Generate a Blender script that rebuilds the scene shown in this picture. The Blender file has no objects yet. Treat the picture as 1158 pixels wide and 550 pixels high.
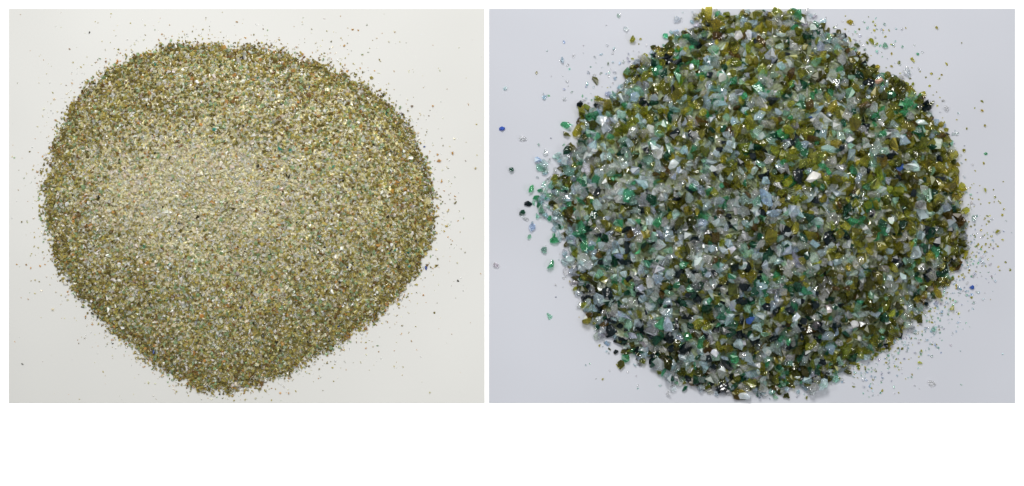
import bpy, bmesh, math, numpy as np
from mathutils import Vector
rng = np.random.default_rng(31)
S = 0.001
scene = bpy.context.scene
def W(px, py): return ((px-579)*S, (275-py)*S)
def lin(c):
    c = np.asarray(c, float)/255.0
    return np.where(c <= 0.04045, c/12.92, ((c+0.055)/1.055)**2.4)

# ---------------- materials ----------------
def paper(name, col, var=0.03, rough=0.7, tint=None):
    m = bpy.data.materials.new(name); m.use_nodes = True
    nt = m.node_tree; b = nt.nodes['Principled BSDF']
    tc = nt.nodes.new('ShaderNodeTexCoord')
    n = nt.nodes.new('ShaderNodeTexNoise'); n.inputs['Scale'].default_value = 2.2; n.inputs['Detail'].default_value = 3
    nt.links.new(tc.outputs['Object'], n.inputs['Vector'])
    r = nt.nodes.new('ShaderNodeValToRGB')
    c2 = tint if tint is not None else [c*(1-var) for c in col]
    r.color_ramp.elements[0].position = 0.3; r.color_ramp.elements[1].position = 0.7
    r.color_ramp.elements[0].color = (*c2, 1); r.color_ramp.elements[1].color = (*col, 1)
    nt.links.new(n.outputs['Fac'], r.inputs['Fac']); nt.links.new(r.outputs['Color'], b.inputs['Base Color'])
    f = nt.nodes.new('ShaderNodeTexNoise'); f.inputs['Scale'].default_value = 350.0; f.inputs['Detail'].default_value = 4
    nt.links.new(tc.outputs['Object'], f.inputs['Vector'])
    bp = nt.nodes.new('ShaderNodeBump'); bp.inputs['Strength'].default_value = 0.06; bp.inputs['Distance'].default_value = 0.0005
    nt.links.new(f.outputs['Fac'], bp.inputs['Height']); nt.links.new(bp.outputs['Normal'], b.inputs['Normal'])
    b.inputs['Roughness'].default_value = rough; b.inputs['Specular IOR Level'].default_value = 0.2
    return m

def glass(name, rough, trl, trp, bscale, bdist):
    m = bpy.data.materials.new(name); m.use_nodes = True
    nt = m.node_tree; b = nt.nodes['Principled BSDF']; out = nt.nodes['Material Output']
    a = nt.nodes.new('ShaderNodeAttribute'); a.attribute_name = 'Col'
    geo = nt.nodes.new('ShaderNodeNewGeometry')
    n = nt.nodes.new('ShaderNodeTexNoise'); n.inputs['Scale'].default_value = bscale; n.inputs['Detail'].default_value = 2
    nt.links.new(geo.outputs['Position'], n.inputs['Vector'])
    nt.links.new(a.outputs['Color'], b.inputs['Base Color'])
    nt.links.new(a.outputs['Alpha'], b.inputs['Transmission Weight'])
    b.inputs['Roughness'].default_value = rough; b.inputs['IOR'].default_value = 1.52
    bp = nt.nodes.new('ShaderNodeBump'); bp.inputs['Strength'].default_value = 1.0; bp.inputs['Distance'].default_value = bdist
    nt.links.new(n.outputs['Fac'], bp.inputs['Height']); nt.links.new(bp.outputs['Normal'], b.inputs['Normal'])
    tl = nt.nodes.new('ShaderNodeBsdfTranslucent'); nt.links.new(a.outputs['Color'], tl.inputs['Color'])
    tp = nt.nodes.new('ShaderNodeBsdfTransparent')
    g = nt.nodes.new('ShaderNodeGamma'); g.inputs['Gamma'].default_value = 0.4
    nt.links.new(a.outputs['Color'], g.inputs['Color']); nt.links.new(g.outputs['Color'], tp.inputs['Color'])
    m1 = nt.nodes.new('ShaderNodeMixShader'); m1.inputs[0].default_value = trl
    nt.links.new(b.outputs[0], m1.inputs[1]); nt.links.new(tl.outputs[0], m1.inputs[2])
    mm = nt.nodes.new('ShaderNodeMath'); mm.operation = 'MULTIPLY'; mm.inputs[1].default_value = trp; nt.links.new(a.outputs['Alpha'], mm.inputs[0])
    m2 = nt.nodes.new('ShaderNodeMixShader'); nt.links.new(mm.outputs[0], m2.inputs[0])
    nt.links.new(m1.outputs[0], m2.inputs[1]); nt.links.new(tp.outputs[0], m2.inputs[2])
    nt.links.new(m2.outputs[0], out.inputs['Surface'])
    return m
M_gravel = glass('gravel_glass', 0.03, 0.13, 0.36, 130.0, 0.0015)
M_sand = glass('sand_glass', 0.18, 0.34, 0.42, 400.0, 0.0003)

# ---------------- base & sheets ----------------
def slab(name, x0, x1, y0, y1, z0, z1, mat, bev=0.0004):
    bm = bmesh.new(); bmesh.ops.create_cube(bm, size=1)
    for v in bm.verts:
        v.co = Vector(((x0+x1)/2+v.co.x*(x1-x0), (y0+y1)/2+v.co.y*(y1-y0), (z0+z1)/2+v.co.z*(z1-z0)))
    bmesh.ops.bevel(bm, geom=bm.edges[:], offset=bev, segments=2, affect='EDGES')
    me = bpy.data.meshes.new(name); bm.to_mesh(me); bm.free(); me.materials.append(mat)
    o = bpy.data.objects.new(name, me); scene.collection.objects.link(o); return o
tb = slab('table', -1.2, 1.2, -0.8, 0.8, -0.04, -0.0005, paper('white_table', (0.92, 0.92, 0.92), 0.005), 0.004)
tb['kind'] = 'structure'; tb['label'] = 'plain matte white table top under the two sheets'; tb['category'] = 'table'
x0, y1 = W(10, 10); x1, y0 = W(548, 456)
sl = slab('backing_sheet', x0, x1, y0, y1, -0.0003, 0, paper('warm_sheet', (0.52, 0.517, 0.495), 0.12), 0.00008)  # paper mottle, with contrast raised to paint in a soft light gradient
sl['label'] = 'warm off-white sheet under the glass sand heap'; sl['category'] = 'sheet'
x0, y1 = W(553, 10); x1, y0 = W(1148, 456)
sr = slab('backing_sheet.001', x0, x1, y0, y1, -0.0003, 0, paper('cool_sheet', (0.42, 0.43, 0.468), 0.15), 0.00008)  # same here: broad tone noise also stands in for light falloff
sr['label'] = 'pale blue-grey sheet under the glass gravel heap'; sr['category'] = 'sheet'

# ---------------- shard library ----------------
def hull(npts, flat):
    p = rng.normal(size=(npts, 3)); p /= np.linalg.norm(p, axis=1)[:, None]
    p *= rng.uniform(0.8, 1.12, (npts, 1))
    p *= np.array([1.08, rng.uniform(0.62, 1.0), rng.uniform(*flat)])
    bm = bmesh.new()
    for q in p: bm.verts.new(q)
    r = bmesh.ops.convex_hull(bm, input=bm.verts[:])
    bmesh.ops.delete(bm, geom=list({g for g in r['geom_interior']+r['geom_unused'] if isinstance(g, bmesh.types.BMVert)}), context='VERTS')
    bmesh.ops.recalc_face_normals(bm, faces=bm.faces[:])
    bmesh.ops.triangulate(bm, faces=bm.faces[:])
    bm.verts.index_update()
    v = np.array([x.co[:] for x in bm.verts]); f = np.array([[x.index for x in q.verts] for q in bm.faces]); bm.free()
    return v, f
BIG = [hull(rng.integers(9, 16), (0.45, 0.92)) for _ in range(100)]
SMALL = [hull(rng.integers(6, 9), (0.5, 0.9)) for _ in range(40)]

def rotm(tilt=None):
    a = rng.uniform(0, 2*math.pi)
    t = rng.normal(0, tilt) if tilt else rng.uniform(0, math.pi)
    d = rng.uniform(0, 2*math.pi)
    Rz = np.array([[math.cos(a), -math.sin(a), 0], [math.sin(a), math.cos(a), 0], [0, 0, 1]])
    k = np.array([math.cos(d), math.sin(d), 0])
    K = np.array([[0, -k[2], k[1]], [k[2], 0, -k[0]], [-k[1], k[0], 0]])
    return (np.eye(3)+math.sin(t)*K+(1-math.cos(t))*K@K)@Rz

def build(name, V, F, C, mat, loc=(0, 0, 0)):
    me = bpy.data.meshes.new(name)
    me.vertices.add(len(V)); me.vertices.foreach_set('co', (V-np.array(loc)).astype(np.float32).ravel())
    me.loops.add(F.size); me.loops.foreach_set('vertex_index', F.astype(np.int32).ravel())
    me.polygons.add(len(F)); me.polygons.foreach_set('loop_start', np.arange(0, F.size, 3, dtype=np.int32))
    me.update(calc_edges=True)
    at = me.attributes.new('Col', 'FLOAT_COLOR', 'FACE'); at.data.foreach_set('color', C.astype(np.float32).ravel())
    me.materials.append(mat)
    me.shade_flat()
    o = bpy.data.objects.new(name, me); o.location = loc; scene.collection.objects.link(o); return o
def facecols(nf, c, t, var, frost):
    C = np.empty((nf, 4)); C[:, :3] = np.clip(np.asarray(c)*np.exp(rng.normal(0, var, (nf, 1))), 0.003, 0.96)
    C[:, 3] = np.clip(t*(1+rng.normal(0, 0.06, nf)), 0, 0.98)
    fr = rng.random(nf) < frost
    C[fr, :3] = C[fr, :3]*0.6+0.3; C[fr, 3] *= 0.5
    return C

# ---------------- outlines ----------------
LO = [(200,52),(260,54),(330,63),(390,86),(440,118),(465,150),(480,190),(491,225),(487,270),(470,310),(445,340),(410,368),(360,400),(310,427),(262,442),(225,438),(190,420),(150,392),(110,354),(75,316),(56,270),(51,220),(60,170),(82,120),(117,85),(150,65)]
RO = [(750,50),(775,34),(805,19),(850,12),(900,14),(935,34),(962,52),(988,82),(1030,102),(1055,130),(1072,165),(1078,200),(1086,240),(1079,280),(1066,318),(1042,348),(1012,378),(982,402),(930,426),(880,443),(820,441),(775,434),(740,410),(700,394),(680,368),(664,335),(650,305),(640,275),(630,245),(632,215),(645,185),(655,152),(662,128),(698,102),(722,74)]
class Pile:
    def __init__(s, pts, c, H, p):
        s.c = np.array(c, float); s.H = H; s.p = p
        q = np.array(pts, float)-s.c
        th = np.arctan2(q[:, 1], q[:, 0]); r = np.hypot(q[:, 0], q[:, 1]); o = np.argsort(th)
        s.th = np.concatenate([th[o]-2*math.pi, th[o], th[o]+2*math.pi]); s.r = np.tile(r[o], 3)
    def s_of(s, x, y):
        dx = x-s.c[0]; dy = y-s.c[1]
        return np.hypot(dx, dy)/np.interp(np.arctan2(dy, dx), s.th, s.r)
    def R(s, t): return np.interp((t+math.pi) % (2*math.pi)-math.pi, s.th, s.r)
    def h(s, x, y):
        t = np.clip(s.s_of(x, y), 0, 1)
        b = 1+0.07*np.sin(x*0.045+1)*np.cos(y*0.05)+0.04*np.sin(x*0.11+y*0.07)
        return s.H*(1-t**s.p)*b
PL = Pile(LO, (265, 240), 42, 2.4)
PR = Pile(RO, (860, 230), 60, 1.9)

def mound(P, col, drop, jit):
    nr, nt = 60, 160
    V = []
    for i in range(nr+1):
        for j in range(nt):
            t = 2*math.pi*j/nt; rr = P.R(t)*i/nr*0.985
            x = P.c[0]+rr*math.cos(t); y = P.c[1]+rr*math.sin(t)
            z = max(P.h(x, y)-drop+rng.normal(0, jit), 0.05) if i < nr else 0.02
            wx, wy = W(x, y); V.append((wx, wy, z*S))
    F = []
    for i in range(nr):
        for j in range(nt):
            a = i*nt+j; b = i*nt+(j+1) % nt; c = a+nt; d = b+nt
            F += [(a, d, c), (a, b, d)] if i else [(a, d, c)]
    C = np.tile([*col, 0.0], (len(F), 1)); C[:, :3] *= np.exp(rng.normal(0, 0.3, (len(F), 1)))
    return np.array(V), np.array(F), C

def pnoise(x, y, k, seed):
    r = np.random.default_rng(seed); v = 0
    for _ in range(6):
        a = r.uniform(0, 6.28); f = k*r.uniform(0.6, 1.6)
        v += math.sin(f*(x*math.cos(a)+y*math.sin(a))+r.uniform(0, 6.28))
    return v/2.45

# ---------------- gravel colours ----------------
GK = {  # name: (rgb, transmission)
 'olive green':  ((174, 174, 66), 0.86), 'dark olive': ((110, 112, 42), 0.83), 'yellow-green': ((212, 206, 92), 0.89),
 'emerald green': ((110, 202, 156), 0.86), 'dark green': ((48, 110, 86), 0.82), 'clear': ((244, 252, 255), 0.885),
 'pale blue-grey': ((220, 239, 255), 0.74), 'milky white': ((234, 239, 242), 0.45), 'brown': ((114, 92, 42), 0.75),
 'nearly black': ((22, 36, 42), 0.55), 'blue': ((70, 108, 185), 0.6), 'pinkish': ((228, 185, 162), 0.3), 'pale green': ((196, 236, 216), 0.87),
 'pale blue': ((190, 220, 246), 0.75), 'bright white': ((252, 252, 250), 0.3)}
def gkind(x, y):
    u = (x-860)/230; v = (y-230)/215
    ice = math.exp(-(((x-780)/140)**2+((y-265)/135)**2))
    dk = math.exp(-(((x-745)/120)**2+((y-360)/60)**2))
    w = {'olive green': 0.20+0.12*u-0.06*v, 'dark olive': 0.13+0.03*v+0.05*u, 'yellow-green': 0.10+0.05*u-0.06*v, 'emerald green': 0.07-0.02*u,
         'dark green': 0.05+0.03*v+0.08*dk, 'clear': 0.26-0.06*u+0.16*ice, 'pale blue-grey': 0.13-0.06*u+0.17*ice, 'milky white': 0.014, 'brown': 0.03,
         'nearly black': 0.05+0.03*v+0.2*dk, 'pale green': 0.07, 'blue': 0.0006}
    g = pnoise(x, y, 0.03, 5)
    w['olive green'] *= 1+0.5*g; w['clear'] *= 1-0.4*g; w['emerald green'] *= 1+0.8*pnoise(x, y, 0.04, 9)
    k = list(w); p = np.clip(np.array([w[i] for i in k]), 0.0005, None); p /= p.sum()
    return k[rng.choice(len(k), p=p)]
def gcol(kind):
    c, t = GK[kind]; c = lin(c)*rng.uniform(0.75, 1.2)*(1+rng.normal(0, 0.05, 3))
    return np.clip(c, 0.003, 0.98), t
grains = []   # (px,py,z,size,kind,free)
def addg(x, y, z, r, kind=None, free=False): grains.append((x, y, z, r, kind or gkind(x, y), free))
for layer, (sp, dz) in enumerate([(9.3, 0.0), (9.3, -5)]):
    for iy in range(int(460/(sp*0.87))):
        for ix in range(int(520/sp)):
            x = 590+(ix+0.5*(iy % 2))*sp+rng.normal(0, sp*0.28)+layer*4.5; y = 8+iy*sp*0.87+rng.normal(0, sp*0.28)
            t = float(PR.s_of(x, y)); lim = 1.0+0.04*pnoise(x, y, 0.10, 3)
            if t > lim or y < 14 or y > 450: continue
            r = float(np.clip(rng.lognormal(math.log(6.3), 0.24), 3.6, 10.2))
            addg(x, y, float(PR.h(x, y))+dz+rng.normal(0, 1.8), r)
n = 0
while n < 1200:
    t = rng.uniform(-math.pi, math.pi)
    e = rng.exponential(0.045 if rng.random() < 0.78 else 0.12)
    rr = PR.R(t)*(0.96+e); x = PR.c[0]+rr*math.cos(t); y = PR.c[1]+rr*math.sin(t)
    if not (558 < x < 1144 and 13 < y < 451): continue
    deg = math.degrees(t) % 360
    if e > 0.1 and 70 < deg < 250 and rng.random() < 0.5: continue
    far = e > 0.07
    r = rng.uniform(0.8, 2.3) if far else rng.uniform(2.6, 6)
    if far and rng.random() < 0.06: r = rng.uniform(3.2, 4.6)
    kd = gkind(x, y)
    if far and rng.random() < 0.55: kd = 'clear'
    if far and kd in ('nearly black', 'dark green', 'brown', 'dark olive') and rng.random() < 0.85: kd = ('pale green', 'yellow-green', 'clear')[rng.integers(3)]
    if x > 1050 and rng.random() < 0.4: kd = 'yellow-green'
    addg(x, y, -1, r, kd, True); n += 1
for _ in range(75):
    x = rng.normal(625, 14); y = rng.normal(222, 28)
    if x > 585 and PR.s_of(x, y) > 0.95: addg(x, y, -1, rng.uniform(2.5, 6.5), ('clear', 'pale green', 'clear', 'pale blue-grey', 'emerald green', 'clear', 'pale green', 'pale blue-grey')[rng.integers(8)], True)
for _ in range(560):
    t = math.radians(rng.uniform(8, 62)); e = rng.gamma(2.0, 0.055)
    rr = PR.R(t)*(0.98+e); x = PR.c[0]+rr*math.cos(t); y = PR.c[1]+rr*math.sin(t)
    if x < 1144 and y < 451: addg(x, y, -1, rng.uniform(0.7, 1.9), ('clear', 'clear', 'pale blue-grey', 'pale blue-grey', 'pale green', 'yellow-green')[rng.integers(6)], True)
for _ in range(100):
    x = rng.normal(1108, 14); y = rng.normal(262, 34)
    if x < 1144: addg(x, y, -1, rng.uniform(0.8, 1.9), ('yellow-green', 'yellow-green', 'clear')[rng.integers(3)], True)
for _ in range(60):
    x = rng.normal(985, 22); y = rng.normal(45, 16)
    if y > 13: addg(x, y, -1, rng.uniform(0.8, 2.2), ('clear', 'pale green', 'yellow-green')[rng.integers(3)], True)
for _ in range(55):
    x = rng.normal(668, 26); y = rng.normal(86, 24)
    if x > 560 and y > 14: addg(x, y, -1, rng.uniform(0.8, 2.8), ('clear', 'pale blue-grey', 'pale green', 'clear')[rng.integers(4)], True)
special = [(909,203,11,'bright white'),(856,225,11,'pale blue'),(992,92,6,'pinkish'),(812,90,6,'milky white'),
 (742,313,8,'pale blue-grey'),(732,319,7,'pale blue-grey'),(722,325,7,'pale blue-grey'),(805,253,7,'pale blue-grey'),(843,360,6,'blue'),(876,330,9,'clear'),
 (806,230,9,'clear'),(725,228,9,'clear'),(776,283,9,'clear'),(868,118,9,'nearly black'),(980,95,8,'nearly black'),(765,72,8,'nearly black'),
 (760,78,8,'dark olive'),(870,30,8,'olive green'),(936,165,8,'yellow-green'),(1054,274,8,'nearly black'),(715,390,7,'dark olive'),(820,360,9,'pale blue-grey'),
 (864,395,8,'pale blue-grey'),(932,380,9,'pale blue-grey'),(745,365,8,'emerald green'),(1030,190,6,'milky white'),(690,232,7,'clear'),(905,245,9,'dark green'),
 (1015,110,9,'dark olive'),(955,120,9,'clear'),(850,150,9,'clear')]
for x, y, r, k in special: addg(x, y, float(PR.h(x, y))+(8 if r > 10 else 4), r, k)
loose = [(568,146,3.5,'blue'),(592,157,5,'clear'),(578,192,4.5,'dark green'),(600,213,6,'emerald green'),(590,240,5,'dark green'),(597,231,5,'nearly black'),(608,225,5,'emerald green'),
 (627,272,7,'emerald green'),(621,358,5,'pale green'),(1098,324,4,'blue'),(612,237,6,'pale green'),(620,205,6,'clear'),(618,172,5,'clear'),(628,178,5,'pale green'),(561,300,4,'clear'),
 (702,412,6,'dark olive'),(712,398,6,'olive green'),(640,142,7,'emerald green'),(656,118,6,'nearly black'),(672,92,6,'dark olive'),(708,33,4,'clear'),(715,45,5,'olive green'),
 (616,110,4,'pale blue-grey'),(571,100,3,'pale blue-grey'),(636,68,4,'clear'),(1040,410,3,'yellow-green'),(1055,372,4,'pale green'),(1090,285,5,'olive green'),(1113,215,3,'yellow-green'),
 (1128,262,3,'yellow-green'),(650,315,6,'dark olive'),(655,345,5,'clear'),(700,18,3,'pale green'),(765,22,5,'pale blue-grey'),(960,25,5,'yellow-green'),(985,48,5,'olive green'),(1000,52,4,'pale green'),(1025,82,5,'clear')]
for x, y, r, k in loose: addg(x, y, -1, r, k, True)

def place(g, lib, tilt=None):
    x, y, z, r, kind, free = g
    v, f = lib[rng.integers(len(lib))]
    P = (v@rotm(0.5 if free else 1.0).T)*r
    if free:
        base = max(0.0, float(PR.h(x, y))-1) if lib is BIG else max(0.0, float(PL.h(x, y))-0.5)
        P[:, 2] += base-P[:, 2].min()+0.02
    else: P[:, 2] += z; P[:, 2] = P[:, 2]+max(0, 0.05-P[:, 2].min())
    wx, wy = W(x, y)
    return np.column_stack([P[:, 0]*S+wx, P[:, 1]*S+wy, P[:, 2]*S]), f
nbase = len(grains)-len(special)-len(loose)
score = []
for i, g in enumerate(grains):
    if i >= nbase: score.append(1e9)
    elif g[5]: score.append(g[3]*1.0)
    else: score.append(g[3]+(g[2]-float(PR.h(g[0], g[1])))*0.8)
order = np.argsort(-np.array(score)); indiv = set(order[:300].tolist())
def bulk(name, items, lib, colf, mat, base, var, frost):
    Vs, Fs, Cs = [base[0]], [base[1]], [base[2]]; off = len(base[0])
    for g in items:
        V, F = place(g, lib); c, t = colf(g[4])
        Vs.append(V); Fs.append(F+off); Cs.append(facecols(len(F), c, t, var, frost)); off += len(V)
    return build(name, np.vstack(Vs), np.vstack(Fs), np.vstack(Cs), mat)
base = mound(PR, lin((118, 126, 100)), 8, 1.5)
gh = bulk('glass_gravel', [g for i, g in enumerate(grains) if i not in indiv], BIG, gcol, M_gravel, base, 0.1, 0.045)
gh['kind'] = 'stuff'; gh['label'] = 'heap of crushed green, olive and clear glass gravel'; gh['category'] = 'gravel'
for i in order[:300]:
    g = grains[i]; V, F = place(g, BIG); c, t = gcol(g[4])
    o = build('glass_fragment', V, F, facecols(len(F), c, t, 0.1, 0.045), M_gravel, (V[:, 0].mean(), V[:, 1].mean(), V[:, 2].min()))
    where = 'lying loose on the blue-grey sheet' if g[5] else 'on the gravel heap'
    o['label'] = f'{g[4]} broken glass fragment {where}'; o['category'] = 'glass fragment'; o['group'] = 'glass fragments of the gravel heap'

# ---------------- sand ----------------
SK = {'olive': ((204, 192, 114), 0.5), 'dark olive': ((152, 140, 78), 0.45), 'beige': ((242, 234, 211), 0.5), 'clear': ((246, 248, 241), 0.7), 'white': ((242, 240, 232), 0.25),
      'green': ((178, 200, 158), 0.5), 'brown': ((156, 124, 74), 0.45), 'black': ((70, 66, 50), 0.3), 'amber': ((214, 172, 102), 0.45), 'teal': ((80, 165, 145), 0.4), 'blue': ((60, 90, 160), 0.4)}
sk = list(SK)
def skind(x, y):
    d = math.exp(-(((x-220)/125)**2+((y-215)/76)**2)**1.5)
    dk = math.exp(-(((x-180)/48)**2+((y-128)/22)**2))+0.4*math.exp(-(((x-300)/60)**2+((y-150)/16)**2))
    e = min(1, float(PL.s_of(x, y)))**4
    w = np.array([0.22+0.16*e-0.19*d+0.14*dk, 0.10+0.24*e-0.10*d+0.5*dk, 0.22+0.55*d-0.16*e-0.2*dk, 0.20+0.18*d-0.10*e, 0.05+0.03*d, 0.11-0.06*d, 0.03+0.03*e+0.08*dk-0.03*d, 0.007, 0.022+0.02*e, 0.002, 0.0006])
    w = np.clip(w, 0.0004, None); return sk[rng.choice(len(sk), p=w/w.sum())]
def scol(k):
    c, t = SK[k]; return np.clip(lin(c)*rng.uniform(0.86, 1.16)*(1+rng.normal(0, 0.03, 3)), 0.003, 0.95), t
sand = []
for layer, (sp, dz) in enumerate([(3.3, 0.0), (3.3, -1.7)]):
    for iy in range(int(404/(sp*0.87))):
        for ix in range(int(460/sp)):
            x = 42+(ix+0.5*(iy % 2))*sp+rng.normal(0, sp*0.3); y = 46+iy*sp*0.87+rng.normal(0, sp*0.3)
            t = float(PL.s_of(x, y))
            if t > 1.0+0.018*pnoise(x, y, 0.15, 4): continue
            r = float(np.clip(rng.lognormal(math.log(2.25), 0.24), 1.3, 4.0))
            sand.append((x, y, float(PL.h(x, y))+dz+rng.normal(0, 0.35), r, skind(x, y), False))
n = 0
while n < 3600:
    t = rng.uniform(-math.pi, math.pi); e = rng.exponential(0.03) if rng.random() < 0.8 else rng.exponential(0.13)
    rr = PL.R(t)*(0.975+e); x = PL.c[0]+rr*math.cos(t); y = PL.c[1]+rr*math.sin(t)
    if not (13 < x < 545 and 13 < y < 453): continue
    far = e > 0.06; r = rng.uniform(0.6, 1.6) if far else rng.uniform(1.1, 2.5)
    k = skind(x, y)
    if far and rng.random() < 0.65: k = ('clear', 'beige', 'amber', 'beige')[rng.integers(4)]
    sand.append((x, y, 0, r, k, True)); n += 1
for _ in range(260):
    sand.append((rng.uniform(14, 544), rng.uniform(14, 452), 0, rng.uniform(0.4, 1.0), ['clear', 'beige', 'olive', 'amber'][rng.integers(4)], True))
base = mound(PL, lin((190, 182, 134)), 2.6, 0.4)
sh = bulk('glass_sand', sand, SMALL, scol, M_sand, base, 0.08, 0.04)
sh['kind'] = 'stuff'; sh['label'] = 'low heap of fine olive and beige crushed glass sand'; sh['category'] = 'sand'
for x, y, r, k in [(101,37,1.8,'black'),(518,318,1.8,'black'),(25,412,1.8,'black'),(482,303,2.4,'blue'),(322,169,4,'teal'),(497,182,3,'amber'),(512,173,2.5,'amber'),
                   (500,205,2.8,'amber'),(527,182,2,'brown'),(515,230,2.3,'dark olive'),(505,255,2.5,'olive'),(142,182,2.2,'black'),(120,70,2.2,'brown'),(538,190,2,'olive'),(466,120,2.3,'brown'),
                   (530,118,1.8,'beige'),(420,88,2.4,'olive'),(60,350,2,'beige'),(494,300,2.6,'dark olive'),(257,187,3.2,'white'),(438,128,2.5,'black')]:
    V, F = place((x, y, 0, r, k, True), SMALL); V[:, 2] += (0.0015 if PL.s_of(x, y) < 0.97 else 0); c, t = scol(k)
    o = build('glass_grain', V, F, facecols(len(F), c, t, 0.1, 0), M_sand, (V[:, 0].mean(), V[:, 1].mean(), V[:, 2].min()))
    o['label'] = f'tiny {k} glass grain ' + ('on the sand heap' if PL.s_of(x, y) < 1 else 'lying loose on the off-white sheet')
    o['category'] = 'glass grain'; o['group'] = 'single grains of glass sand'

# ---------------- light ----------------
w = bpy.data.worlds.new('World'); scene.world = w; w.use_nodes = True
nt = w.node_tree; bg = nt.nodes['Background']
tc = nt.nodes.new('ShaderNodeTexCoord'); sx = nt.nodes.new('ShaderNodeSeparateXYZ'); nt.links.new(tc.outputs['Generated'], sx.inputs[0])
rp = nt.nodes.new('ShaderNodeValToRGB'); mr = nt.nodes.new('ShaderNodeMapRange'); mr.inputs['From Min'].default_value = -1; mr.inputs['From Max'].default_value = 1
nt.links.new(sx.outputs['Y'], mr.inputs['Value']); nt.links.new(mr.outputs['Result'], rp.inputs['Fac'])
rp.color_ramp.elements[0].color = (0.2, 0.21, 0.22, 1); rp.color_ramp.elements[1].color = (1.0, 1.02, 1.05, 1)
nt.links.new(rp.outputs['Color'], bg.inputs['Color']); bg.inputs['Strength'].default_value = 0.62
def area(name, loc, size, power, col):
    l = bpy.data.lights.new(name, 'AREA'); l.size = size; l.energy = power; l.color = col
    o = bpy.data.objects.new(name, l); o.location = loc; o.rotation_euler = (-Vector(loc)).to_track_quat('-Z', 'Y').to_euler(); scene.collection.objects.link(o)
area('window_light', (-0.12, 1.15, 1.75), 0.5, 37, (1, 0.99, 0.97))
area('added_glint_lamp', (0.9, 0.9, 2.4), 0.25, 12, (1, 0.97, 0.92))  # this and the next three: unseen lamps added for glints on the glass
area('added_glint_lamp.001', (-1.3, 0.5, 2.0), 0.25, 10, (0.97, 0.99, 1))
area('added_glint_lamp.002', (0.35, 0.15, 2.9), 0.3, 11, (1, 0.99, 0.97))
area('added_glint_lamp.003', (1.4, -0.5, 1.8), 0.25, 6, (0.97, 0.99, 1))

cam = bpy.data.cameras.new('Camera'); co = bpy.data.objects.new('Camera', cam); scene.collection.objects.link(co)
co.location = (0, 0, 2.0); cam.sensor_width = 36; cam.lens = 36*2.0/1.158; cam.clip_start = 0.05; cam.clip_end = 50
scene.camera = co
scene.view_settings.view_transform = 'Standard'; scene.view_settings.look = 'None'; scene.view_settings.exposure = 0
